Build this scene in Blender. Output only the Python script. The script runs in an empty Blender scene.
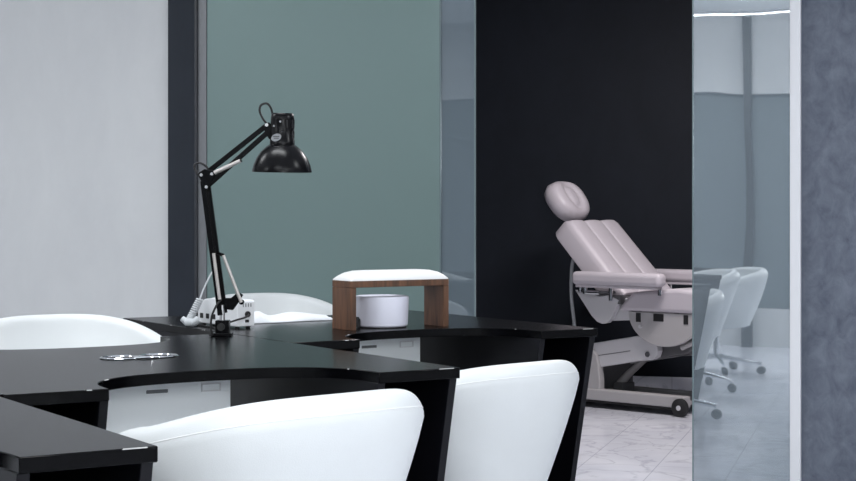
import bpy, bmesh, math, random
from math import sin, cos, pi, radians
from mathutils import Vector, Matrix
random.seed(4)
S = bpy.context.scene
COL = S.collection

# ------------------------------------------------------------------ materials
def nt(name):
    m = bpy.data.materials.new(name); m.use_nodes = True
    n = m.node_tree; n.nodes.clear()
    return m, n, n.nodes.new, n.links.new

def pbr(name, col, rough=.5, metal=0, spec=.5, var=0, vscale=6, bump=0, bscale=60, coat=0, stretch=(1, 1, 1), detail=6):
    m, n, N, L = nt(name)
    out = N('ShaderNodeOutputMaterial'); p = N('ShaderNodeBsdfPrincipled')
    L(p.outputs[0], out.inputs[0])
    p.inputs['Base Color'].default_value = (*col, 1)
    p.inputs['Roughness'].default_value = rough
    p.inputs['Metallic'].default_value = metal
    p.inputs['Specular IOR Level'].default_value = spec
    p.inputs['Coat Weight'].default_value = coat
    tc = N('ShaderNodeTexCoord'); mp = N('ShaderNodeMapping'); mp.inputs['Scale'].default_value = stretch
    L(tc.outputs['Object'], mp.inputs[0])
    if var:
        t = N('ShaderNodeTexNoise'); t.inputs['Scale'].default_value = vscale; t.inputs['Detail'].default_value = detail
        t.inputs['Roughness'].default_value = .65
        L(mp.outputs[0], t.inputs['Vector'])
        r = N('ShaderNodeValToRGB')
        r.color_ramp.elements[0].position = .32; r.color_ramp.elements[1].position = .7
        r.color_ramp.elements[0].color = (*[max(0, c*(1-var)) for c in col], 1)
        r.color_ramp.elements[1].color = (*[min(1, c*(1+var)) for c in col], 1)
        L(t.outputs[0], r.inputs[0]); L(r.outputs[0], p.inputs['Base Color'])
    if bump:
        t2 = N('ShaderNodeTexNoise'); t2.inputs['Scale'].default_value = bscale; t2.inputs['Detail'].default_value = 4
        L(mp.outputs[0], t2.inputs['Vector'])
        b = N('ShaderNodeBump'); b.inputs['Strength'].default_value = bump; b.inputs['Distance'].default_value = .004
        L(t2.outputs[0], b.inputs['Height']); L(b.outputs[0], p.inputs['Normal'])
    return m

def plaster(name, c1, c2, scale, rough=.6, streak=(1, 1, .55), bump=.25):
    """trowelled wall plaster: two tones mottled by warped noise"""
    m, n, N, L = nt(name)
    out = N('ShaderNodeOutputMaterial'); p = N('ShaderNodeBsdfPrincipled'); L(p.outputs[0], out.inputs[0])
    p.inputs['Roughness'].default_value = rough; p.inputs['Specular IOR Level'].default_value = .22
    tc = N('ShaderNodeTexCoord'); mp = N('ShaderNodeMapping'); mp.inputs['Scale'].default_value = streak
    L(tc.outputs['Object'], mp.inputs[0])
    t = N('ShaderNodeTexNoise'); t.inputs['Scale'].default_value = scale; t.inputs['Detail'].default_value = 9
    t.inputs['Roughness'].default_value = .68; t.inputs['Distortion'].default_value = .45
    L(mp.outputs[0], t.inputs['Vector'])
    r = N('ShaderNodeValToRGB'); e = r.color_ramp.elements
    e[0].position = .33; e[1].position = .68; e[0].color = (*c1, 1); e[1].color = (*c2, 1)
    L(t.outputs[0], r.inputs[0]); L(r.outputs[0], p.inputs['Base Color'])
    b = N('ShaderNodeBump'); b.inputs['Strength'].default_value = bump; b.inputs['Distance'].default_value = .01
    L(t.outputs[0], b.inputs['Height']); L(b.outputs[0], p.inputs['Normal'])
    return m

def marble(name):
    m, n, N, L = nt(name)
    out = N('ShaderNodeOutputMaterial'); p = N('ShaderNodeBsdfPrincipled'); L(p.outputs[0], out.inputs[0])
    p.inputs['Roughness'].default_value = .16
    tc = N('ShaderNodeTexCoord')
    # veins
    w = N('ShaderNodeTexNoise'); w.inputs['Scale'].default_value = 2.2; w.inputs['Detail'].default_value = 8; w.inputs['Distortion'].default_value = 2.2
    L(tc.outputs['Object'], w.inputs['Vector'])
    r = N('ShaderNodeValToRGB'); e = r.color_ramp.elements
    e[0].position = .47; e[0].color = (.80, .81, .86, 1); e[1].position = .53; e[1].color = (.80, .81, .86, 1)
    k = r.color_ramp.elements.new(.5); k.color = (.62, .63, .68, 1)
    L(w.outputs[0], r.inputs[0])
    c = N('ShaderNodeTexNoise'); c.inputs['Scale'].default_value = 3.5; c.inputs['Detail'].default_value = 6
    L(tc.outputs['Object'], c.inputs['Vector'])
    r2 = N('ShaderNodeValToRGB'); r2.color_ramp.elements[0].position = .3; r2.color_ramp.elements[1].position = .7
    r2.color_ramp.elements[0].color = (.84, .84, .88, 1); r2.color_ramp.elements[1].color = (1, 1, 1, 1)
    L(c.outputs[0], r2.inputs[0])
    mul = N('ShaderNodeMixRGB'); mul.blend_type = 'MULTIPLY'; mul.inputs[0].default_value = 1
    L(r.outputs[0], mul.inputs[1]); L(r2.outputs[0], mul.inputs[2])
    # tile joints
    mp = N('ShaderNodeMapping'); mp.inputs['Location'].default_value = (.110, .21, 0)
    L(tc.outputs['Object'], mp.inputs[0])
    br = N('ShaderNodeTexBrick'); br.offset = 0; br.squash = 1
    br.inputs['Scale'].default_value = 1; br.inputs['Brick Width'].default_value = .323; br.inputs['Row Height'].default_value = .646
    br.inputs['Mortar Size'].default_value = .0022; br.inputs['Mortar Smooth'].default_value = .2
    br.inputs['Color1'].default_value = (1, 1, 1, 1); br.inputs['Color2'].default_value = (.97, .97, .97, 1); br.inputs['Mortar'].default_value = (.66, .66, .68, 1)
    L(mp.outputs[0], br.inputs['Vector'])
    m2 = N('ShaderNodeMixRGB'); m2.blend_type = 'MULTIPLY'; m2.inputs[0].default_value = 1
    L(mul.outputs[0], m2.inputs[1]); L(br.outputs['Color'], m2.inputs[2]); L(m2.outputs[0], p.inputs['Base Color'])
    return m

def wood(name):
    m, n, N, L = nt(name)
    out = N('ShaderNodeOutputMaterial'); p = N('ShaderNodeBsdfPrincipled'); L(p.outputs[0], out.inputs[0])
    p.inputs['Roughness'].default_value = .45
    tc = N('ShaderNodeTexCoord'); mp = N('ShaderNodeMapping'); mp.inputs['Scale'].default_value = (26, 26, 3)
    L(tc.outputs['Object'], mp.inputs[0])
    t = N('ShaderNodeTexNoise'); t.inputs['Scale'].default_value = 2.3; t.inputs['Detail'].default_value = 7; t.inputs['Distortion'].default_value = .6
    L(mp.outputs[0], t.inputs['Vector'])
    r = N('ShaderNodeValToRGB'); e = r.color_ramp.elements
    e[0].position = .3; e[1].position = .72; e[0].color = (.055, .024, .012, 1); e[1].color = (.165, .075, .038, 1)
    L(t.outputs[0], r.inputs[0]); L(r.outputs[0], p.inputs['Base Color'])
    return m

def laminate(name):
    """black desk laminate, the white core showing where the top edge has been knocked"""
    m, n, N, L = nt(name)
    out = N('ShaderNodeOutputMaterial'); p = N('ShaderNodeBsdfPrincipled'); L(p.outputs[0], out.inputs[0])
    p.inputs['Roughness'].default_value = .24; p.inputs['Specular IOR Level'].default_value = .12
    tc = N('ShaderNodeTexCoord'); sep = N('ShaderNodeSeparateXYZ'); L(tc.outputs['Object'], sep.inputs[0])
    ge = N('ShaderNodeMath'); ge.operation = 'GREATER_THAN'; ge.inputs[1].default_value = .7482; L(sep.outputs[2], ge.inputs[0])
    ns = N('ShaderNodeSeparateXYZ'); L(tc.outputs['Normal'], ns.inputs[0])
    lt = N('ShaderNodeMath'); lt.operation = 'LESS_THAN'; lt.inputs[1].default_value = .9; L(ns.outputs[2], lt.inputs[0])
    t = N('ShaderNodeTexNoise'); t.inputs['Scale'].default_value = 26; t.inputs['Detail'].default_value = 3
    L(tc.outputs['Object'], t.inputs['Vector'])
    g2 = N('ShaderNodeMath'); g2.operation = 'GREATER_THAN'; g2.inputs[1].default_value = .655; L(t.outputs[0], g2.inputs[0])
    a = N('ShaderNodeMath'); a.operation = 'MULTIPLY'; L(ge.outputs[0], a.inputs[0]); L(lt.outputs[0], a.inputs[1])
    b = N('ShaderNodeMath'); b.operation = 'MULTIPLY'; L(a.outputs[0], b.inputs[0]); L(g2.outputs[0], b.inputs[1])
    mx = N('ShaderNodeMixRGB'); mx.inputs[1].default_value = (.0012, .0012, .0018, 1); mx.inputs[2].default_value = (.42, .42, .42, 1)
    L(b.outputs[0], mx.inputs[0]); L(mx.outputs[0], p.inputs['Base Color'])
    return m

def coated_glass(name, tint, refl, rcol, wav=.06, haze_paint=0, haze_col=(.5, .6, .65)):
    m, n, N, L = nt(name)
    out = N('ShaderNodeOutputMaterial')
    tr = N('ShaderNodeBsdfTransparent'); tr.inputs[0].default_value = (*tint, 1)
    gl = N('ShaderNodeBsdfGlossy'); gl.inputs['Color'].default_value = (*rcol, 1); gl.inputs['Roughness'].default_value = .015
    tc = N('ShaderNodeTexCoord'); mp = N('ShaderNodeMapping'); mp.inputs['Scale'].default_value = (3.2, 1, 1.6)
    L(tc.outputs['Object'], mp.inputs[0])
    t = N('ShaderNodeTexNoise'); t.inputs['Scale'].default_value = 1.6; t.inputs['Detail'].default_value = 0
    L(mp.outputs[0], t.inputs['Vector'])
    b = N('ShaderNodeBump'); b.inputs['Strength'].default_value = wav; b.inputs['Distance'].default_value = .02
    L(t.outputs[0], b.inputs['Height']); L(b.outputs[0], gl.inputs['Normal'])
    mx = N('ShaderNodeMixShader'); mx.inputs[0].default_value = refl
    L(tr.outputs[0], mx.inputs[1]); L(gl.outputs[0], mx.inputs[2])
    if haze_paint:
        df = N('ShaderNodeBsdfDiffuse'); df.inputs[0].default_value = (*haze_col, 1)  # flat diffuse colour mixed in, painting haze over the reflection
        m2 = N('ShaderNodeMixShader'); m2.inputs[0].default_value = haze_paint
        L(mx.outputs[0], m2.inputs[1]); L(df.outputs[0], m2.inputs[2]); L(m2.outputs[0], out.inputs[0])
    else:
        L(mx.outputs[0], out.inputs[0])
    return m

def frosted(name, col, rcol):
    m, n, N, L = nt(name)
    out = N('ShaderNodeOutputMaterial')
    df = N('ShaderNodeBsdfDiffuse'); df.inputs[0].default_value = (*col, 1)
    tl = N('ShaderNodeBsdfTranslucent'); tl.inputs[0].default_value = (*col, 1)
    gl = N('ShaderNodeBsdfGlossy'); gl.inputs['Color'].default_value = (*rcol, 1); gl.inputs['Roughness'].default_value = .42
    a = N('ShaderNodeMixShader'); a.inputs[0].default_value = .35; L(df.outputs[0], a.inputs[1]); L(tl.outputs[0], a.inputs[2])
    b = N('ShaderNodeMixShader'); b.inputs[0].default_value = .12; L(a.outputs[0], b.inputs[1]); L(gl.outputs[0], b.inputs[2])
    L(b.outputs[0], out.inputs[0])
    return m

def emit(name, col, st):
    m, n, N, L = nt(name)
    out = N('ShaderNodeOutputMaterial'); e = N('ShaderNodeEmission')
    e.inputs[0].default_value = (*col, 1); e.inputs[1].default_value = st
    L(e.outputs[0], out.inputs[0]); return m

M = dict(
    laminate=laminate('black laminate'),
    panel=pbr('black panel board', (.0035, .0035, .0055), .42, spec=.2),
    leather=pbr('white leather', (.675, .695, .70), .42, bump=.12, bscale=420, var=.02, vscale=5),
    piping=pbr('white piping', (.78, .79, .79), .45),
    chrome=pbr('chrome', (.75, .76, .78), .12, metal=1),
    steel=pbr('brushed steel', (.55, .55, .56), .35, metal=1),
    black=pbr('black enamel', (.0022, .0022, .003), .27, spec=.16),
    matte=pbr('matte black', (.006, .006, .007), .6),
    rubber=pbr('black rubber', (.012, .012, .013), .7),
    white=pbr('white plastic', (.72, .73, .75), .4),
    lav=pbr('cool white plastic', (.74, .74, .84), .38),
    cream=pbr('cream spring steel', (.50, .47, .45), .35, metal=.4),
    cabinet=pbr('white cabinet lacquer', (.88, .92, .94), .35),
    slot=pbr('grey recess', (.16, .17, .18), .6),
    wood=wood('walnut'),
    pad=pbr('white pad leatherette', (.76, .755, .75), .42),
    cloth=pbr('white cotton', (.78, .80, .84), .9, bump=.5, bscale=300),
    cord=pbr('pale grey cord', (.50, .52, .54), .5),
    pink=pbr('pale blush leatherette', (.52, .48, .515), .42, bump=.08, bscale=300),
    grey=pbr('warm grey plastic', (.40, .385, .39), .45),
    pale=pbr('off white plastic', (.55, .54, .56), .4),
    dgrey=pbr('dark grey metal', (.10, .10, .105), .5),
    light_plaster=plaster('light grey plaster', (.55, .555, .565), (.595, .60, .605), 3.2, .6, (1, 1, .5), .12),
    navy_plaster=plaster('slate blue plaster', (.085, .098, .132), (.160, .178, .220), 15, .55, (1, 1, .7), .3),
    dark_plaster=plaster('dark navy plaster', (.0068, .0092, .0145), (.0105, .0135, .0205), 3.5, .6, (1, 1, .6), .15),
    pilaster=plaster('slate plaster darkened as shade', (.017, .021, .029), (.023, .028, .037), 4, .6, (1, 1, .4), .15),  # same plaster as the right wall, its weaker light painted into the colour
    ceil=pbr('ceiling paint', (.80, .82, .83), .8),
    farwall=pbr('grey green wall', (.13, .16, .175), .6),
    marble=marble('white marble tile'),
    frame=pbr('satin aluminium', (.17, .175, .185), .45, metal=.4),
    dframe=pbr('dark anodised aluminium', (.02, .022, .028), .4),
    jamb=pbr('white lacquered frame', (.72, .72, .745), .4),
    frost=frosted('frosted green glass', (.185, .26, .25), (.6, .75, .74)),
    glass=coated_glass('reflective glass painted haze', (.70, .76, .78), .58, (.95, .98, 1), .04, .36, (.30, .35, .395)),  # pale haze over the mirrored room is painted as diffuse colour
    glass_painted_haze=coated_glass('clear glass heavy painted haze', (.50, .56, .58), .45, (.88, .95, 1), .05, .72, (.150, .185, .212)),  # stronger painted haze, greying out the left pane's reflection
    edge=pbr('polished glass edge', (.16, .21, .22), .25),
    led=emit('led strip', (.95, .98, 1), 14),
)

# ------------------------------------------------------------------ mesh helpers
def B(): return bmesh.new()

def box(bm, x0, x1, y0, y1, z0, z1, mat=None):
    vs = [bm.verts.new(p) for p in ((x0,y0,z0),(x1,y0,z0),(x1,y1,z0),(x0,y1,z0),(x0,y0,z1),(x1,y0,z1),(x1,y1,z1),(x0,y1,z1))]
    if mat is not None:
        for v in vs: v.co = mat @ v.co
    for f in ((3,2,1,0),(4,5,6,7),(0,1,5,4),(1,2,6,5),(2,3,7,6),(3,0,4,7)):
        bm.faces.new([vs[i] for i in f])
    return bm

def prism(bm, pts, h0, h1, axis='z'):
    """polygon extruded along an axis; pts are (x,y), (x,z) for axis y, (y,z) for axis x"""
    def P(p, h):
        return (p[0], p[1], h) if axis == 'z' else ((p[0], h, p[1]) if axis == 'y' else (h, p[0], p[1]))
    a = [bm.verts.new(P(p, h0)) for p in pts]; b = [bm.verts.new(P(p, h1)) for p in pts]
    n = len(pts)
    for i in range(n):
        j = (i+1) % n; bm.faces.new((a[i], a[j], b[j], b[i]))
    bm.faces.new(a[::-1]); bm.faces.new(b)
    bmesh.ops.recalc_face_normals(bm, faces=bm.faces)
    return bm

def tube(bm, pts, r, n=10, closed=False, radii=None):
    pts = [Vector(p) for p in pts]; rings = []; k = len(pts)
    up = None
    for i, p in enumerate(pts):
        if closed: d = pts[(i+1) % k]-pts[i-1]
        else: d = (pts[min(i+1, k-1)]-pts[max(i-1, 0)])
        d.normalize()
        if up is None:
            up = d.orthogonal().normalized()
        else:
            up = (up - d*up.dot(d))
            up = up.normalized() if up.length > 1e-6 else d.orthogonal().normalized()
        s = d.cross(up); rr = radii[i] if radii else r
        rings.append([bm.verts.new(p + (up*cos(2*pi*j/n)+s*sin(2*pi*j/n))*rr) for j in range(n)])
    for i in range(k if closed else k-1):
        A, C = rings[i], rings[(i+1) % k]
        for j in range(n):
            bm.faces.new((A[j], A[(j+1) % n], C[(j+1) % n], C[j]))
    if not closed:
        bm.faces.new(rings[0][::-1]); bm.faces.new(rings[-1])
    bmesh.ops.recalc_face_normals(bm, faces=bm.faces)
    return bm

def lathe(bm, prof, n=32, mat=None, sx=1, sy=1):
    rings = []
    for r, z in prof:
        if r < 1e-6: rings.append([bm.verts.new((0, 0, z))])
        else: rings.append([bm.verts.new((r*cos(2*pi*j/n)*sx, r*sin(2*pi*j/n)*sy, z)) for j in range(n)])
    for A, C in zip(rings, rings[1:]):
        for j in range(n):
            k = (j+1) % n
            if len(A) == 1 and len(C) == 1: continue
            if len(A) == 1: bm.faces.new((A[0], C[k], C[j]))
            elif len(C) == 1: bm.faces.new((A[j], A[k], C[0]))
            else: bm.faces.new((A[j], A[k], C[k], C[j]))
    vs = [v for R in rings for v in R]
    if mat is not None:
        for v in vs: v.co = mat @ v.co
    bmesh.ops.recalc_face_normals(bm, faces=bm.faces)
    return bm

def T(x, y, z): return Matrix.Translation((x, y, z))
def R(a, ax): return Matrix.Rotation(a, 4, ax)

def bez(pts, n=24):
    """Catmull-Rom through points"""
    pts = [Vector(p) for p in pts]; P = [pts[0]*2-pts[1]]+pts+[pts[-1]*2-pts[-2]]; out = []
    for i in range(1, len(P)-2):
        for k in range(n):
            t = k/n; a, b, c, d = P[i-1:i+3]
            out.append(.5*((2*b)+(c-a)*t+(2*a-5*b+4*c-d)*t*t+(3*b-a-3*c+d)*t**3))
    out.append(pts[-1]); return out

def obj(name, bm, mat, parent=None, bevel=0, seg=2, smooth=False, sub=0, angle=40):
    me = bpy.data.meshes.new(name); bm.to_mesh(me); bm.free()
    me.materials.append(M[mat] if isinstance(mat, str) else mat)
    o = bpy.data.objects.new(name, me); COL.objects.link(o)
    if parent: o.parent = parent
    if smooth:
        for p in me.polygons: p.use_smooth = True
        if angle < 180: me.set_sharp_from_angle(angle=radians(angle))
    if bevel:
        b = o.modifiers.new('bevel', 'BEVEL'); b.width = bevel; b.segments = seg; b.limit_method = 'ANGLE'; b.angle_limit = radians(35)
    if sub:
        s = o.modifiers.new('sub', 'SUBSURF'); s.levels = sub; s.render_levels = sub
    return o

def tag(o, label, cat, group=None, kind=None):
    o['label'] = label; o['category'] = cat
    if group: o['group'] = group
    if kind: o['kind'] = kind
    return o

def thing(name, label, cat, loc, rz=0, group=None):
    o = bpy.data.objects.new(name, None); COL.objects.link(o)
    o.empty_display_size = .1
    o.location = loc; o.rotation_euler = (0, 0, rz)
    return tag(o, label, cat, group)

def dup(root, loc, rz, label):
    r = root.copy(); COL.objects.link(r); r.location = loc; r.rotation_euler = (0, 0, rz); r['label'] = label
    for ch in list(root.children):
        c = ch.copy(); COL.objects.link(c); c.parent = r
        for g in list(ch.children):
            d = g.copy(); COL.objects.link(d); d.parent = c
    return r

# ------------------------------------------------------------------ room (rotated against the view)
RA = -radians(16)
P0 = Vector((1.3, 6.5, 0))
def room(x, y, z=0):
    v = Matrix.Rotation(RA, 3, 'Z') @ Vector((x, y, 0)); return (P0.x+v.x, P0.y+v.y, z)
def struct(name, bm, mat, bevel=0, parent=None):
    o = obj(name, bm, mat, parent, bevel)
    if parent is None:
        o.location = P0; o.rotation_euler = (0, 0, RA); o['kind'] = 'structure'
    return o
HC = 2.8; XL, XR, YF = -5.2, 3.6, -7.2; YB = 3.46; BL, BR = -4.2, 2.6
struct('floor', box(B(), XL, XR, YF, YB+.1, -.1, 0), 'marble')
struct('ceiling', box(B(), XL, XR, YF, YB+.1, HC, HC+.1), 'ceil')
struct('wall_front', box(B(), XL, XR, YF-.1, YF, 0, HC), 'farwall')
struct('trim_5', box(B(), XL, XR, YF, YF+.06, 2.13, HC), 'light_plaster')
struct('baseboard_front', box(B(), XL, XR, YF, YF+.04, 0, .30), 'light_plaster')
struct('wall_left', box(B(), XL-.1, XL, YF, 0, 0, HC), 'light_plaster')
struct('wall_right', box(B(), XR, XR+.1, YF, 0, 0, HC), 'light_plaster')
struct('wall_partition_left', box(B(), XL, -2.553, 0, .12, 0, HC), 'light_plaster')
struct('wall_partition_right', box(B(), .205, XR, 0, .12, 0, HC), 'navy_plaster')
struct('wall_partition_top', box(B(), -2.42, .162, -.02, .12, 2.42, HC), 'light_plaster')
struct('wall_pilaster', box(B(), -2.553, -2.424, -.03, .12, 0, HC), 'pilaster')
struct('wall_back', box(B(), BL, BR, YB, YB+.1, 0, HC), 'dark_plaster')
struct('wall_back_left', box(B(), BL-.1, BL, .12, YB, 0, HC), 'dark_plaster')
struct('wall_back_right', box(B(), BR, BR+.1, .12, YB, 0, HC), 'dark_plaster')
struct('baseboard_back', box(B(), BL, BR, YB-.015, YB, 0, .09), 'marble', .003)
struct('trim_1', box(B(), .164, .207, -.05, .13, 0, HC), 'jamb', .004)
# aluminium channel that holds the frosted panels on the left
struct('trim_2', box(B(), -2.424, -2.412, -.035, .1, 0, HC), 'dframe', .002)
t3 = struct('trim_3', box(B(), -2.416, -2.372, -.02, .1, 0, 2.42), 'frame', .003)
# glass
def pane(name, x0, x1, y, mat, edges=()):
    o = struct(name, box(B(), x0, x1, y, y+.01, .012, 2.42), mat)
    for ex in edges:
        obj('polished_edge', box(B(), ex-.003, ex+.003, y-.001, y+.011, .012, 2.42), 'edge', o)
    return o
pane('window_1', -2.372, -1.296, -.012, 'frost', (-1.296,))
pane('window_2', -2.36, -1.146, .0, 'glass_painted_haze', (-1.146,))
pane('window_3', -.222, .164, -.03, 'glass', (-.222,))

# slim dark post of the shop front, seen in the glass
struct('trim_4', box(B(), -.625, -.555, -7.14, -7.07, 0, HC), 'dframe', .004)

# ceiling: linear led strip (seen in the glass) and recessed lamps
ls = thing('led_strip', 'thin white LED line on the ceiling, reflected in the right glass pane', 'ceiling light', room(-.3, -6.98, HC), RA)
obj('housing', box(B(), -2.0, 2.0, -.02, .02, -.02, 0), 'white', ls)
obj('diffuser', box(B(), -1.98, 1.98, -.006, .006, -.026, -.0202), 'led', ls)

def area(name, x, y, sx, sy, power, z=HC-.03, col=(1, 1, 1), tilt=None):
    l = bpy.data.lights.new(name, 'AREA'); l.shape = 'RECTANGLE'; l.size = sx; l.size_y = sy; l.energy = power; l.color = col
    o = bpy.data.objects.new(name, l); COL.objects.link(o)
    o.location = room(x, y, z); o.rotation_euler = (0, 0, RA)
    return o
for x, y, p in ((-3.4, -2.4, 30), (-1.3, -2.6, 28), (1.6, -2.4, 33), (-4.3, -5.6, 52), (-.7, -5.7, 42), (2.0, -5.6, 42)):
    area('ceiling_lamp', x, y, 1.2, .3, p, col=(.95, .98, 1))
wl = area('added_front_fill', 1.5, -7.1, 1.8, .7, 60, z=1.72, col=(.95, .98, 1))
wl.rotation_euler = (radians(90), 0, RA)     # unseen fill light added at the front wall to brighten cabinet fronts
area('back_room_lamp', -.2, 1.2, .9, .3, 68, col=(1, .95, .96))

# ------------------------------------------------------------------ manicure desks
TH = .56; U = Vector((cos(TH), sin(TH), 0)); V = Vector((-sin(TH), cos(TH), 0))
W, D = 1.062, 1.255
FR = [Vector((-.4095, 2.436, 0)), Vector((.0742, 3.691, 0)), Vector((.526, 4.976, 0))]
def desk_pt(i, s, v, z=0):         # s metres left of the right front corner, v metres back
    p = FR[i] - U*s + V*v; return Vector((p.x, p.y, z))

def desk_outline():
    a, d, e, n = .316, .25, 2.5, 56
    arc = []
    for k in range(n+1):
        t = pi*k/n; c, s = cos(t), sin(t)
        arc.append((-a*math.copysign(abs(c)**(2/e), c), d*abs(s)**(2/e)))
    front = [(-W/2, -D/2)] + [(x, -D/2+y) for x, y in arc] + [(W/2, -D/2)]
    back = [(W/2, D/2)] + [(-x, D/2-y) for x, y in arc] + [(-W/2, D/2)]
    return front+back

def make_desk(label):
    t = thing('manicure_desk', label, 'desk', (0, 0, 0), 0, 'black double-sided manicure desks')
    obj('tabletop', prism(B(), desk_outline(), .725, .75), 'laminate', t, .0016, 1, smooth=True, angle=30)
    tr = [(-D/2+.006, .725), (-D/2+.165, 0), (D/2-.165, 0), (D/2-.006, .725)]
    for sg in (-1, 1):
        for xc in (W/2-.015, W/2-.206):
            obj('side_panel', prism(B(), tr, sg*xc-.01, sg*xc+.01, 'x'), 'panel', t, .0012, 1)
        x0, x1 = sorted((sg*(W/2-.0255), sg*(W/2-.1955)))
        obj('divider', box(B(), x0, x1, -.01, .01, 0, .724), 'panel', t)
        for z in (.06, .37):
            obj('shelf', box(B(), x0, x1, -D/2+.2, D/2-.2, z, z+.018), 'panel', t, .001, 1)
    return t
def desk_loc(i):
    c = FR[i] - U*W/2 + V*D/2; return (c.x, c.y, 0)
dk = make_desk('black manicure desk at the lower left corner, nearest, mostly cut off by the frame')
dk.location = desk_loc(0); dk.rotation_euler = (0, 0, TH)
dup(dk, desk_loc(1), TH, 'black manicure desk in the middle, with a chrome vent and the desk lamp on it')
dup(dk, desk_loc(2), TH, 'black manicure desk farthest back, carrying the wooden armrest and white drum')

# white dust extractor cabinets under the middle of the desks
def make_cabinet(label):
    t = thing('extractor_cabinet', label, 'cabinet', (0, 0, 0), 0, 'white cabinets under the desks')
    w, d = .332, .36
    obj('body', box(B(), -w/2, w/2, -d/2, d/2, .05, .715), 'cabinet', t, .004)
    obj('front_panel', box(B(), -w/2+.004, w/2-.004, -d/2-.012, -d/2, .056, .712), 'cabinet', t, .002)
    obj('slot_handle', box(B(), -.055, .0, -d/2-.0135, -d/2-.006, .681, .690), 'slot', t, .002)
    f = B()
    for a in ((.085, .135, .695, .6975), (.085, .135, .678, .6805), (.085, .0875, .6805, .695), (.1325, .135, .6805, .695)):
        box(f, a[0], a[1], -d/2-.0145, -d/2-.011, a[2], a[3])
    obj('label_frame', f, 'white', t)
    for sx in (-1, 1):
        for sy in (-1, 1):
            obj('caster', lathe(B(), [(0, -.012), (.022, -.012), (.025, -.006), (.025, .006), (.022, .012), (0, .012)], 16,
                T(sx*(w/2-.04), sy*(d/2-.04), .0252) @ R(pi/2, 'Y')), 'rubber', t, smooth=True)
    return t
cb = make_cabinet('white cabinet with a slot handle under the middle desk')
cb.location = desk_pt(1, .53, .45+.18+.012); cb.rotation_euler = (0, 0, TH)
dup(cb, desk_pt(2, .53, .45+.18+.012), TH, 'white cabinet with a slot handle under the far desk, below the wooden armrest')

# chrome dust vent set in the middle desk
vt = thing('dust_vent', 'chrome double-ring dust vent set in the middle desk top', 'vent', desk_pt(1, .525, .64, .75), TH)
for sx in (-1, 1):
    ring = lathe(B(), [(.040, .0002), (.049, .0002), (.050, .002), (.046, .0046), (.041, .003), (.040, .0002)], 40, T(sx*.050, 0, 0))
    obj('bezel', ring, 'chrome', vt, smooth=True)
    g = B(); lathe(g, [(0, .0002), (.040, .0002), (.040, .0012), (0, .0012)], 32, T(sx*.050, 0, 0))
    obj('grille', g, 'matte', vt)
vb = B(); tube(vb, bez([(-.03, -.046, .003), (0, -.052, .004), (.03, -.046, .003)], 8), .003, 8)
obj('lip', vb, 'chrome', vt, smooth=True)

# ------------------------------------------------------------------ tub chairs
def chair_shell():
    """returns bm of the upholstered wrap-around shell and the points of its piping; chair faces +y"""
    bm = B(); n = 64; amax = radians(128)
    rings = []; pipe = []
    def plan(a, hw, hd, e=2.55):
        c, s = -cos(a), sin(a)           # a=0 is the back (-y)
        return Vector((hw*math.copysign(abs(s)**(2/e), s), hd*math.copysign(abs(c)**(2/e), c)))
    for i in range(n+1):
        a = -amax+2*amax*i/n
        q = ((1-cos(a))/(1-cos(amax)))**1.25
        zt = .755-.118*q; zb = .335
        th = .052
        prof = []
        # outer side, bottom to top, then the rolled rim and the inner side
        rh = .052
        for k in range(9):
            t = k/8; z = zb+(zt-rh-zb)*t
            prof.append((.200+.108*(1-(1-t)**1.14), z))
        for k in range(1, 8):
            g = .5*pi*k/8
            prof.append((.308-.040+.040*cos(g), zt-rh+rh*sin(g)))
        for k in range(0, 7):
            g = .5*pi*k/6
            prof.append((.268-.024*sin(g), zt-.030+.030*cos(g)))
        for k in range(1, 9):
            t = 1-k/8; z = zb+.06+(zt-.030-zb-.06)*t
            prof.append((.168+.076*(t**.9), z))
        ring = []
        for w, z in prof:
            p = plan(a, w, w*.97); ring.append(bm.verts.new((p.x, p.y, z)))
        rings.append(ring)
        p = plan(a, .3052, .3052*.97); pipe.append((p.x, p.y, zt-.034))
    m = len(rings[0])
    for A, C in zip(rings, rings[1:]):
        for j in range(m):
            bm.faces.new((A[j], C[j], C[(j+1) % m], A[(j+1) % m]))
    bm.faces.new(rings[0]); bm.faces.new(rings[-1][::-1])
    bmesh.ops.recalc_face_normals(bm, faces=bm.faces)
    return bm, pipe

def super_prof(hw, hd, z, n=40, e=2.6):
    out = []
    for k in range(n):
        a = 2*pi*k/n; c, s = cos(a), sin(a)
        out.append((hw*math.copysign(abs(c)**(2/e), c), hd*math.copysign(abs(s)**(2/e), s), z))
    return out

def stack(bm, rings):
    L = [[bm.verts.new(p) for p in r] for r in rings]; n = len(L[0])
    for A, C in zip(L, L[1:]):
        for j in range(n): bm.faces.new((A[j], A[(j+1) % n], C[(j+1) % n], C[j]))
    bm.faces.new(L[0][::-1]); bm.faces.new(L[-1])
    bmesh.ops.recalc_face_normals(bm, faces=bm.faces); return bm

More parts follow.
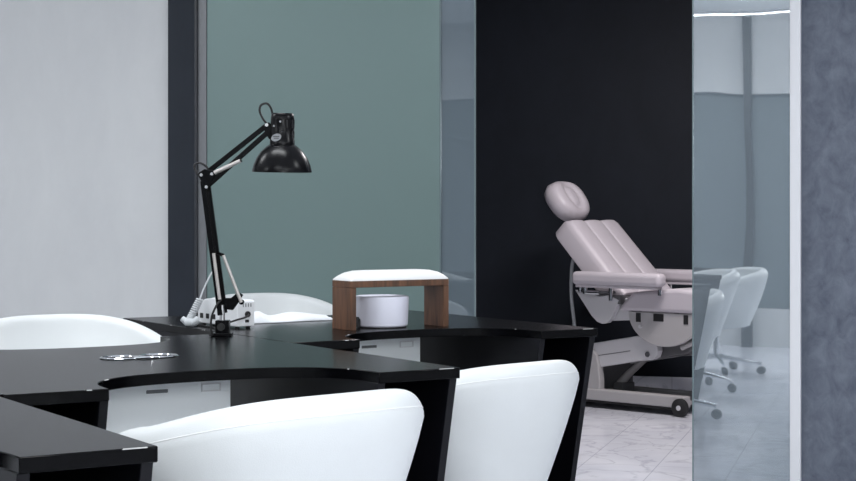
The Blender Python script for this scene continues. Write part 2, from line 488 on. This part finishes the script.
def make_chair(label):
    t = thing('tub_chair', label, 'chair', (0, 0, 0), 0, 'white tub chairs')
    sb, pipe = chair_shell()
    sh = obj('shell', sb, 'leather', t, smooth=True, angle=60)
    obj('piping', tube(B(), pipe, .0014, 6), 'piping', sh, smooth=True)
    obj('seat_pan', stack(B(), [super_prof(.11, .11, .318), super_prof(.176, .171, .325), super_prof(.186, .181, .345), super_prof(.175, .17, .36)]), 'leather', t, smooth=True)
    obj('seat_cushion', stack(B(), [super_prof(.16, .16, .361), super_prof(.175, .18, .375), super_prof(.193, .20, .42), super_prof(.185, .20, .448), super_prof(.16, .17, .458), super_prof(.06, .06, .461)]), 'leather', t, smooth=True, angle=180)
    obj('gas_column', lathe(B(), [(0, .09), (.03, .09), (.03, .22), (.017, .222), (.017, .335), (0, .335)], 20), 'chrome', t, smooth=True)
    for k in range(5):
        a = 2*pi*k/5+.3; c, s = cos(a), sin(a)
        lb = B(); tube(lb, [(.0*c, .0*s, .105), (.09*c, .09*s, .10), (.27*c, .27*s, .072)], .012, 10, radii=[.02, .017, .011])
        lg = obj('base_leg', lb, 'chrome', t, smooth=True)
        obj('caster', lathe(B(), [(0, -.018), (.022, -.018), (.027, -.010), (.027, .010), (.022, .018), (0, .018)], 18,
            T(.27*c, .27*s, .0275) @ R(a, 'Z') @ R(pi/2, 'X')), 'rubber', lg, smooth=True)
    return t

def raise_chair(ch, dz):
    for c in ch.children:
        if c.name.split('.')[0] in ('shell', 'seat_pan', 'seat_cushion'):
            c.location.z += dz
        elif c.name.startswith('gas_column'):
            c.scale.z = 1+dz*1.0/.32; c.location.z = -.09*dz/.32

def face(dx, dy): return math.atan2(dy, dx)-pi/2
c1 = make_chair('white tub chair largest in the foreground, its back turned, in front of the middle desk')
c1.location = (-.335, 3.20, 0); c1.rotation_euler = (0, 0, TH+radians(10))
chairs = [(c1, .012)]
chairs.append((dup(c1, (.103, 4.57, 0), TH+radians(10), 'white tub chair at the farthest desk, its back turned, right of the large foreground one'), -.055))
chairs.append((dup(c1, (-.63, 1.95, 0), TH+radians(8), 'white tub chair out of frame, seen only mirrored in the glass pane at the right'), -.02))
chairs.append((dup(c1, (-1.05, 4.80, 0), TH+pi, 'white tub chair behind the middle desk, in front of the pale wall'), .035))
chairs.append((dup(c1, (-.56, 6.18, 0), TH+pi, 'white tub chair on the far side of the farthest desk, behind the folded cloth'), .035))
for ch, dz in chairs: raise_chair(ch, dz)

# ------------------------------------------------------------------ desk lamp on the middle desk
lp = thing('desk_lamp', 'black spring-arm desk lamp clamped to the middle desk', 'lamp', (-.597, 4.655, .75))
def lx(x, y, d=0): return ((x-222)/345, d, (335-y)/345)
k = B(); box(k, -.030, .030, -.028, .022, 0, .010); box(k, -.018, .022, -.02, .02, .010, .046)
obj('clamp', k, 'black', lp, .002)
k = B(); tube(k, [(.0, -.022, .028), (.0, -.034, .028)], .011, 12); obj('clamp_screw', k, 'matte', lp, smooth=True)
obj('post', tube(B(), [(0, 0, .046), (0, 0, .09)], .008, 12), 'steel', lp, smooth=True)
k = B(); prism(k, [lx(225, 308)[::2], lx(233, 309)[::2], lx(240, 299)[::2], lx(243, 294)[::2], lx(238, 291)[::2], lx(231, 297)[::2], lx(225, 297)[::2]], -.012, .012, 'y')
obj('bracket', k, 'black', lp, .002)
def rod(p, q, r=.0055, d=0, sq=True):
    return tube(B(), [lx(*p, d), lx(*q, d)], r, 4 if sq else 12)
for (p, q, d) in (((220.5, 314), (203, 180), -.009), ((224.5, 312), (207.5, 184), .009)):
    obj('lower_arm', rod(p, q, .0098, d), 'black', lp, .001, 1)
for (p, q, d) in (((214.5, 252), (220.5, 298), -.022), ((224, 254), (242, 301), -.022)):
    s = rod(p, q, .0048, d, False); obj('lower_spring', s, 'cream', lp, smooth=True)
for p, q, rr_ in (((242, 301), (242, 301), .007), ((220.5, 298), (221, 298), .005), ((214.5, 252), (214.5, 252), .005), ((224, 254), (217, 252), .005)):
    obj('spring_pin', tube(B(), [lx(*p, -.022), lx(*q, .0)], rr_, 10), 'black', lp, smooth=True)
for d0, d1 in ((-.018, -.014), (.014, .018)):
    k = B(); prism(k, [lx(199, 172)[::2], lx(205, 168)[::2], lx(216, 170)[::2], lx(215, 176)[::2], lx(209, 187)[::2], lx(204, 187)[::2]], d0, d1, 'y')
    kn = obj('knee_plate', k, 'black', lp, .001, 1)
    for x, y in ((202, 174), (207, 186), (212.5, 173)):
        obj('knee_bolt', tube(B(), [lx(x, y, d0-.003), lx(x, y, d1+.003)], .0045, 10), 'steel', kn, smooth=True)
for (p, q, d) in (((206, 172), (266, 124.5), .004), ((208, 184.5), (268, 131), -.004)):
    obj('upper_arm', rod(p, q, .0105, d), 'black', lp, .001, 1)
obj('upper_spring', rod((215, 172), (241, 160), .006, -.020, False), 'cream', lp, smooth=True)
for p, d1 in (((241, 160), .0), ((215, 172), -.012)):
    obj('spring_pin', tube(B(), [lx(*p, -.022), lx(*p, d1)], .004, 10), 'black', lp, smooth=True)
k = B(); prism(k, [lx(262, 125)[::2], lx(269, 121)[::2], lx(274, 128)[::2], lx(275, 139)[::2], lx(269, 138)[::2]], -.012, .012, 'y')
hj = obj('head_joint', k, 'black', lp, .002)
for x, y in ((267, 124), (273, 134)):
    obj('knob', tube(B(), [lx(x, y, -.0155), lx(x, y, .0155)], .005, 10), 'steel', hj, smooth=True)
# shade and lamp holder (axis nearly upright, leaning a little towards the viewer)
cx, _, zr = lx(281.8, 171.0)
hm = T(cx, 0, zr) @ R(radians(.9), 'Y') @ R(radians(2.6), 'X')
pr = [(.0865, 0), (.0865, .004), (.0825, .020), (.074, .040), (.062, .058), (.046, .073), (.036, .080), (.0345, .080), (.044, .071), (.060, .056), (.072, .038), (.081, .019), (.0845, .003), (.0865, 0)]
sd = obj('shade', lathe(B(), pr, 56, hm), 'black', lp, smooth=True, angle=50)
hb = B(); lathe(hb, [(0, .076), (.036, .076), (.036, .092), (.0345, .094), (.0345, .150), (.033, .166), (.028, .171), (.025, .168), (0, .168)], 40, hm)
hs = obj('lamp_holder', hb, 'black', lp, smooth=True, angle=40)
for a in (-62, -30, 0):
    for zz in ((.100, .118), (.128, .152)):
        obj('vent_slot', box(B(), -.002, .002, -.0352, -.033, zz[0], zz[1], hm @ R(radians(a+90), 'Z')), 'matte', hs)
for a, z in ((-95, .146), (-128, .133)):
    obj('screw', lathe(B(), [(0, 0), (.003, 0), (.003, .002), (0, .002)], 10, hm @ R(radians(a), 'Z') @ T(.0345, 0, z) @ R(pi/2, 'Y')), 'steel', hs)
k = B(); lathe(k, [(0, 0), (1, 0), (1, .0012), (0, .0012)], 28, hm @ R(radians(-112), 'Z') @ T(.0372, 0, .100) @ R(pi/2, 'Y') @ R(radians(18), 'Z') @ Matrix.Diagonal((.0105, .0165, 1, 1)))
bd = obj('badge', k, 'steel', hs); bd['label'] = 'oval silver badge'
k = B()
for dy, hw in ((-.003, .010), (.002, .008)):
    box(k, -.001, .001, -hw, hw, .0012, .0016, hm @ R(radians(-112), 'Z') @ T(.0372, 0, .100) @ R(pi/2, 'Y') @ T(dy, 0, 0) )
obj('badge_mark', k, 'matte', bd)
k = B(); lathe(k, [(0, .012), (.018, .016), (.026, .032), (.020, .05), (.012, .066), (.012, .076), (0, .076)], 24, hm)
obj('bulb', k, 'white', lp, smooth=True)
cable = [lx(272, 128, .01), lx(272.5, 118, .01), lx(271, 108, .005), (lx(267, 102.5)), lx(261, 104), lx(259.5, 110), lx(263, 118), lx(267.5, 123.5, .0)]
obj('cord', tube(B(), bez(cable, 8), .0032, 8), 'matte', lp, smooth=True)
cable = [lx(207, 184), lx(209.5, 176), lx(207, 166.5), lx(200, 162), lx(194.5, 163.5), lx(194.5, 168), lx(199, 175), lx(204, 183)]
obj('cord', tube(B(), bez(cable, 8), .0032, 8), 'matte', lp, smooth=True)
cable = [lx(222, 298, -.02), lx(217, 305, -.028), lx(213, 315, -.03), lx(212, 326, -.03), lx(213.5, 333, -.028), (-.034, -.02, .004)]
obj('cord', tube(B(), bez(cable, 8), .0032, 8), 'matte', lp, smooth=True)

# ------------------------------------------------------------------ control box with its cord, on the far desk
bx = thing('control_box', 'white control box behind the desk lamp, with black sockets in its side', 'box', (-.660, 5.02, .75), math.atan2(-.8, .6))
k = B(); prism(k, [(-.125, .008), (.125, .008), (.125, .084), (.118, .09), (-.03, .09), (-.08, .085), (-.112, .074), (-.125, .058)], 0, .062, 'y')
obj('body', k, 'white', bx, .003)
for x in (-.105, .105):
    for y in (.012, .05):
        obj('foot', lathe(B(), [(0, 0), (.007, 0), (.007, .0085), (0, .0085)], 12, T(x, y, 0)), 'rubber', bx)
for x in (-.098, -.060, -.020):
    obj('socket', box(B(), x-.010, x+.010, -.0012, .002, .024, .040), 'matte', bx, .001, 1)
k = B(); lathe(k, [(0, 0), (.009, 0), (.009, .006), (.006, .007), (.006, .004), (0, .004)], 20, T(.1245, .036, .046) @ R(pi/2, 'Y')); obj('power_jack', k, 'matte', bx)
obj('socket', box(B(), .123, .1262, .028, .042, .020, .029), 'matte', bx, .001, 1)
k = B(); tube(k, bez([(.131, .036, .046), (.142, .030, .044), (.155, .01, .038), (.170, -.03, .032), (.165, -.07, .02), (.10, -.05, .004), (.0, -.03, .0035), (-.10, -.02, .0035)], 8), .003, 8)
obj('power_cable', k, 'matte', bx, smooth=True)
for i in range(4):
    obj('vent_slot', box(B(), .124, .1258, .020+.009*i, .023+.009*i, .068, .079), 'slot', bx)

hc = thing('coiled_cord', 'coiled pale grey cord at the left of the white control box', 'cord', (-.785, 5.06, .75))
k = B(); px = 5.11/1605
px = 5.06/1605
def cw(x, y, d=0): return ((x-428)*px+.785, d, 1.1-(y-215.3)*px-.75)
axis = bez([cw(200, 299, .0), cw(195.5, 308, .0), cw(191, 317, .0), cw(188, 323, -.005), cw(190, 324.5, -.02), cw(196, 321.5, -.03), cw(200, 318.5, -.03)], 20)
axis = [Vector((p.x, p.y, max(p.z, .0135))) for p in axis]
hel = []
for i in range(len(axis)-1):
    d = (axis[i+1]-axis[i]).normalized(); e1 = d.cross(Vector((0, 1, .2))).normalized(); e2 = d.cross(e1)
    for j in range(5):
        p = axis[i].lerp(axis[i+1], j/5); a = (i*5+j)*2*pi/22
        hel.append(p+(e1*cos(a)+e2*sin(a))*.0095)
obj('coil', tube(k, hel, .0032, 6), 'cord', hc, smooth=True)
k = B(); tube(k, bez([cw(200, 299), cw(203, 290, .005), cw(208, 279, .01), cw(213, 270, .02), cw(216, 268.5, .03), cw(219, 275, .035), cw(222, 286, .03), cw(223, 291, .03)], 10), .0026, 8)
obj('straight_lead', k, 'cord', hc, smooth=True)
k = B(); tube(k, [cw(182, 318.5, .0), cw(185.5, 321, -.002), cw(189, 321, -.004)], .010, 12, radii=[.009, .0105, .008])
obj('plug_end', k, 'cord', hc, smooth=True)

# ------------------------------------------------------------------ folded cloth
fc = thing('folded_cloth', 'folded white cloth lying on the far desk, left of the wooden armrest', 'cloth', desk_pt(2, .66, .835, .75), TH)
k = B(); nx, ny = 28, 14; g = []
for j in range(ny+1):
    row = []
    for i in range(nx+1):
        x = -.16+.32*i/nx; y = -.085+.17*j/ny
        e = min(1, min(i, nx-i)/2.0, min(j, ny-j)/2.0)
        z = .004+e*(.010+.004*sin(x*21+y*13)) + .022*math.exp(-((x+.105-.25*y)/.032)**2)*e
        z += .006*math.exp(-((x-.05)/.06)**2)*e
        row.append(k.verts.new((x+.012*sin(y*24), y+.01*sin(x*18), z)))
    g.append(row)
for j in range(ny):
    for i in range(nx): k.faces.new((g[j][i], g[j][i+1], g[j+1][i+1], g[j+1][i]))
bot = [[k.verts.new((v.co.x, v.co.y, .0006)) for v in row] for row in g]
for j in range(ny):
    for i in range(nx): k.faces.new((bot[j][i], bot[j+1][i], bot[j+1][i+1], bot[j][i+1]))
for i in range(nx):
    k.faces.new((g[0][i], bot[0][i], bot[0][i+1], g[0][i+1])); k.faces.new((g[ny][i], g[ny][i+1], bot[ny][i+1], bot[ny][i]))
for j in range(ny):
    k.faces.new((g[j][0], g[j+1][0], bot[j+1][0], bot[j][0])); k.faces.new((g[j][nx], bot[j][nx], bot[j+1][nx], g[j+1][nx]))
bmesh.ops.recalc_face_normals(k, faces=k.faces)
obj('upper_layer', k, 'cloth', fc, smooth=True, angle=180)

# ------------------------------------------------------------------ wooden armrest
ar = thing('wooden_armrest', 'walnut bench-shaped hand rest with a white padded top on the far desk', 'armrest', desk_pt(2, .528, .365, .75), TH)
hw, hd, hh = .177, .058, .150
for sx in (-1, 1):
    x0, x1 = sorted((sx*hw, sx*(hw-.020)))
    obj('leg', box(B(), x0, x1, -hd, hd, 0, hh-.0205), 'wood', ar, .0012, 1)
obj('top_board', box(B(), -hw, hw, -hd, hd, hh-.020, hh), 'wood', ar, .0012, 1)
def rr(hx, hy, r, z, n=6):
    out = []
    for cxx, cyy, a0 in ((hx-r, hy-r, 0), (-hx+r, hy-r, pi/2), (-hx+r, -hy+r, pi), (hx-r, -hy+r, 1.5*pi)):
        for i in range(n+1):
            a = a0+pi/2*i/n; out.append((cxx+r*cos(a), cyy+r*sin(a), z))
    return out
obj('pad', stack(B(), [rr(hw, hd, .006, hh), rr(hw, hd, .008, hh+.004), rr(hw-.012, hd-.005, .012, hh+.014), rr(hw-.028, hd-.013, .014, hh+.023), rr(hw-.05, hd-.026, .014, hh+.029), rr(hw-.075, hd-.04, .01, hh+.0305)]), 'pad', ar, smooth=True, angle=70)

# ------------------------------------------------------------------ drum shaped nail lamp
nl = thing('nail_lamp', 'white drum-shaped nail lamp under the wooden armrest', 'nail lamp', desk_pt(2, .540, .402, .75), TH)
obj('body', lathe(B(), [(0, .004), (.078, .004), (.0815, .008), (.0835, .05), (.085, .092), (.0835, .097), (.079, .0985), (.074, .0955), (0, .0955)], 56), 'lav', nl, smooth=True, angle=35)
obj('base_ring', lathe(B(), [(0, 0), (.077, 0), (.077, .004), (0, .004)], 48), 'matte', nl)
k = B(); prism(k, [(-.024, .004), (.024, .004), (.024, .026), (.014, .034), (-.014, .034), (-.024, .026)], -.0855, -.080, 'y')
bmesh.ops.transform(k, matrix=R(radians(-100), 'Z'), verts=k.verts)
obj('opening', k, 'matte', nl)

# ------------------------------------------------------------------ treatment chair in the back room (local x = forward, y = far side)
pc = thing('treatment_chair', 'pale blush reclining treatment chair in the dark back room', 'treatment chair', (1.084, 9.388, 0), math.atan2(-.676, .737))
# base
for sy in (-1, 1):
    y0, y1 = sorted((sy*.26, sy*.19))
    obj('base_rail', box(B(), -.42, .66, y0, y1, .045, .108 if sy < 0 else .080), 'grey', pc, .008)
    obj('underside', box(B(), -.41, .64, y0+.006, y1-.006, .032, .045), 'matte', pc)
    for x in (.648, -.38):
        w = obj('wheel', lathe(B(), [(0, -.016), (.040, -.016), (.05, -.010), (.05, .010), (.040, .016), (0, .016)], 28, T(x, sy*.278, .0505) @ R(pi/2, 'X')), 'rubber', pc, smooth=True)
        obj('hub', lathe(B(), [(0, -.0185), (.014, -.0185), (.014, .0185), (0, .0185)], 16, T(x, sy*.278, .0505) @ R(pi/2, 'X')), 'pale', w)
obj('base_plate', box(B(), -.40, .62, -.19, .19, .05, .075), 'grey', pc, .004)
k = B(); prism(k, [(-.34, .09), (.085, .09), (.085, .16), (.075, .24), (.06, .30), (.03, .335), (-.34, .335)], -.25, -.2, 'y')
obj('column_cover', k, 'grey', pc, .006)
k = B(); prism(k, [(-.30, .09), (.0, .09), (.0, .30), (-.30, .30)], -.19, .2, 'y'); obj('column', k, 'dgrey', pc, .004)
# lift arm
for y0, y1 in ((-.225, -.17), (.17, .225)):
    k = B(); prism(k, [(-.3, .165), (.02, .222), (.35, .285), (.42, .293), (.452, .312), (.464, .345), (.455, .40), (.43, .437), (.33, .424), (-.3, .308)], y0, y1, 'y')
    la = obj('lift_arm', k, 'pale', pc, .006)
    k = B(); tube(k, [(.40, y0-.006, .325), (.40, y1+.006, .325)], .016, 16); obj('pivot', k, 'chrome', la, smooth=True)
    k = B(); tube(k, [(-.25, y0-.0005, .245), (.28, y0-.0005, .337)], .002, 6); obj('seam', k, 'dgrey', la)
k = B(); tube(k, [(.05, 0, .12), (.12, 0, .19), (.26, 0, .30)], .024, 16, radii=[.026, .022, .016]); obj('piston', k, 'grey', pc, smooth=True)
k = B(); box(k, .04, .11, -.06, .06, .075, .13); obj('piston_bracket', k, 'dgrey', pc, .005)
k = B(); prism(k, [(.44, .30), (.62, .34), (.74, .43), (.80, .50), (.70, .50), (.60, .43), (.44, .40)], -.16, .16, 'y'); obj('mechanism', k, 'dgrey', pc, .006)
k = B(); tube(k, [(.60, -.19, .37), (.80, -.19, .46)], .016, 12); obj('link_rod', k, 'grey', pc, smooth=True)
# side covers
for y0, y1 in ((-.262, -.235), (.235, .262)):
    arc = [(.53+.238*cos(a), .562+.187*sin(a)) for a in [pi+pi*i/24 for i in range(25)]]
    k = B(); prism(k, arc, y0, y1, 'y'); sc = obj('side_cover', k, 'grey', pc, .004)
    if y0 < 0:
        obj('socket', box(B(), .345, .378, y0-.003, y0+.002, .505, .556), 'matte', sc, .006)
        obj('socket', box(B(), .462, .53, y0-.003, y0+.002, .514, .556), 'matte', sc, .004)
        obj('socket', box(B(), .66, .69, y0-.003, y0+.002, .505, .556), 'matte', sc, .006)
        k = B(); tube(k, [(.375, y0-.008, .48), (.375, y0+.002, .48)], .010, 14); obj('screw_cap', k, 'pale', sc, smooth=True)
    k = B(); prism(k, [(-.068, .672), (-.01, .602), (.05, .528), (.09, .495), (.125, .485), (.16, .492), (.185, .515), (.22, .575), (.242, .624), (.17, .65), (.11, .64), (.04, .655)], y0-.02, y0+.02 if y0 < 0 else y1, 'y')
    obj('hinge_cover', k, 'pale', pc, .004)
    k = B(); prism(k, [(.14, .50), (.29, .51), (.27, .63), (.2, .64)], y0+.03 if y0 < 0 else y0-.05, y0+.05 if y0 < 0 else y0-.03, 'y'); obj('hinge_plate', k, 'pale', pc, .003)
# seat cushions
def cushion(x0, x1, y0, y1, z0, z1, r=.03):
    k = B(); box(k, x0, x1, y0, y1, z0, z1); return k
k = B(); prism(k, [(.225, .565), (.76, .565), (.765, .60), (.76, .665), (.72, .692), (.62, .70), (.42, .682), (.33, .67), (.27, .62)], -.275, .275, 'y')
obj('seat', k, 'pink', pc, .022, 4, smooth=True)
# backrest with three padded channels
bd_ = Vector((-.70, 0, .714)); bn = Vector((.714, 0, .70))      # up along the back, out of its face
k = B(); n = 60; m_ = 22; g = []
org = Vector((.252, 0, .654)); Lb = .605
def back_pt(u, v, off):
    w = .255-.010*(v/Lb) - (.03*max(0, (v-Lb+.06)/.06)**2)
    return org+bd_*v+Vector((0, u*w, 0))+bn*off
for j in range(m_+1):
    v = Lb*j/m_; row = []
    ev = min(1, (Lb-v)/.05+.0); ev = math.sqrt(max(0, 1-(1-ev)**2))
    for i in range(n+1):
        u = -1+2*i/n; a = abs(u)
        bulge = .016*(1-((u*3+3) % 2-1)**2)**.5 if a < 1 else 0
        eu = min(1, (1-a)/.14); eu = math.sqrt(max(0, 1-(1-eu)**2))
        row.append(k.verts.new(back_pt(u, v, -.03+(.03+bulge)*eu*ev)))
    g.append(row)
bk = []
for j in range(m_+1):
    v = Lb*j/m_
    bk.append([k.verts.new(back_pt(-1+2*i/n, v, -.125)) for i in range(n+1)])
for j in range(m_):
    for i in range(n):
        k.faces.new((g[j][i], g[j][i+1], g[j+1][i+1], g[j+1][i])); k.faces.new((bk[j][i], bk[j+1][i], bk[j+1][i+1], bk[j][i+1]))
for i in range(n):
    k.faces.new((g[0][i], bk[0][i], bk[0][i+1], g[0][i+1])); k.faces.new((g[m_][i], g[m_][i+1], bk[m_][i+1], bk[m_][i]))
for j in range(m_):
    k.faces.new((g[j][0], g[j+1][0], bk[j+1][0], bk[j][0])); k.faces.new((g[j][n], bk[j][n], bk[j+1][n], g[j+1][n]))
bmesh.ops.recalc_face_normals(k, faces=k.faces)
obj('backrest', k, 'pink', pc, .02, 3, smooth=True, angle=60)
# headrest with its oval hollow
hcx = Vector((-.335, 0, 1.180)); hl, hwid, ht = .138, .152, .068
hb_ = Vector((-.60, 0, .80)); hn = Vector((.80, 0, .60))
k = B(); ns, nr = 48, 12
def hp(r, a, sgn):
    c, s = cos(a), sin(a); e = 2.5
    # a pillow, a little narrower towards its lower end
    x = hl*r*math.copysign(abs(c)**(2/e), c); y = hwid*r*math.copysign(abs(s)**(2/e), s)*(1+.10*c*r)
    h = ht*(max(0, 1-r**4.5))**.5
    if sgn > 0:
        q = math.hypot((x-.008)/.082, y/.050)
        h -= .018*math.exp(-((q-1)/.28)**2) + (.003 if q < 1 else 0)
    return hcx + hb_*x + Vector((0, y, 0)) + hn*(h*sgn)
top = [[k.verts.new(hp((i+1)/nr if i < nr-1 else 1, 2*pi*j/ns, 1)) for j in range(ns)] for i in range(nr)]
low = [[k.verts.new(hp((i+1)/nr, 2*pi*j/ns, -1)) for j in range(ns)] for i in range(nr-1)]+[top[-1]]
ct, cl = k.verts.new(hp(0, 0, 1)), k.verts.new(hp(0, 0, -1))
for j in range(ns):
    q = (j+1) % ns
    k.faces.new((ct, top[0][j], top[0][q])); k.faces.new((cl, low[0][q], low[0][j]))
    for i in range(nr-1):
        k.faces.new((top[i][j], top[i+1][j], top[i+1][q], top[i][q])); k.faces.new((low[i][j], low[i][q], low[i+1][q], low[i+1][j]))
bmesh.ops.recalc_face_normals(k, faces=k.faces)
obj('headrest', k, 'pink', pc, smooth=True, angle=180)
k = B(); tube(k, [tuple(hcx-bn*.065+bd_*.03), tuple(hcx-bn*.085-bd_*.06), tuple(org+bd_*.56-bn*.11)], .012, 10)
box(k, -.03, .03, -.04, .04, -.02, .02, T(*(hcx-bn*.068)) @ R(radians(42), 'Y'))
obj('headrest_bracket', k, 'dgrey', pc, smooth=True)
# armrests
for sy in (-1, 1):
    y0, y1 = sorted((sy*.365, sy*.282))
    k = B(); box(k, -.035, .57, y0, y1, .706, .781)
    am = obj('armrest', k, 'pink', pc, .026, 5, smooth=True)
    k = B(); box(k, -.01, .545, y0+.012, y1-.012, .692, .709); obj('arm_plate', k, 'pink', am, .004)
    for p, q, rr_ in (((.0, .32, .665), (.0, .32, .692), .011), ((.035, .32, .655), (.035, .32, .692), .014), ((.20, .30, .62), (.20, .30, .692), .012), ((.545, .32, .66), (.545, .32, .692), .012)):
        obj('arm_post', tube(B(), [(p[0], sy*p[1], p[2]), (q[0], sy*q[1], q[2])], rr_, 12), 'chrome', am, smooth=True)
    obj('arm_lever', tube(B(), [(.05, sy*.325, .662), (.14, sy*.325, .662)], .012, 12), 'chrome', am, smooth=True)
k = B(); box(k, .03, .25, -.28, .28, .60, .65); box(k, .0, .20, -.31, -.25, .66, .672); obj('frame', k, 'dgrey', pc, .004)
k = B(); tube(k, bez([(-.20, 0, .95), (-.29, -.0, .84), (-.308, 0, .72), (-.306, 0, .60), (-.292, 0, .50), (-.285, 0, .43), (-.29, 0, .30)], 10), .0105, 10)
obj('hose', k, 'cord', pc, smooth=True)

# ------------------------------------------------------------------ camera, world, view
cam = bpy.data.cameras.new('camera'); co = bpy.data.objects.new('camera', cam); COL.objects.link(co)
co.location = (0, 0, 1.10); co.rotation_euler = (pi/2, 0, 0)
cam.sensor_width = 36; cam.lens = 36*1605/856; cam.shift_y = -(240.5-215.3)/856
cam.clip_start = .05
S.camera = co
w = bpy.data.worlds.new('world'); S.world = w; w.use_nodes = True
w.node_tree.nodes['Background'].inputs[0].default_value = (.6, .65, .7, 1)
w.node_tree.nodes['Background'].inputs[1].default_value = .05
S.view_settings.view_transform = 'Standard'; S.view_settings.look = 'None'
S.view_settings.gamma = 1; S.view_settings.use_curve_mapping = False
S.view_settings.exposure = .07
S.cycles.use_denoising = True
S.cycles.max_bounces = 10; S.cycles.diffuse_bounces = 5; S.cycles.glossy_bounces = 5; S.cycles.transparent_max_bounces = 12
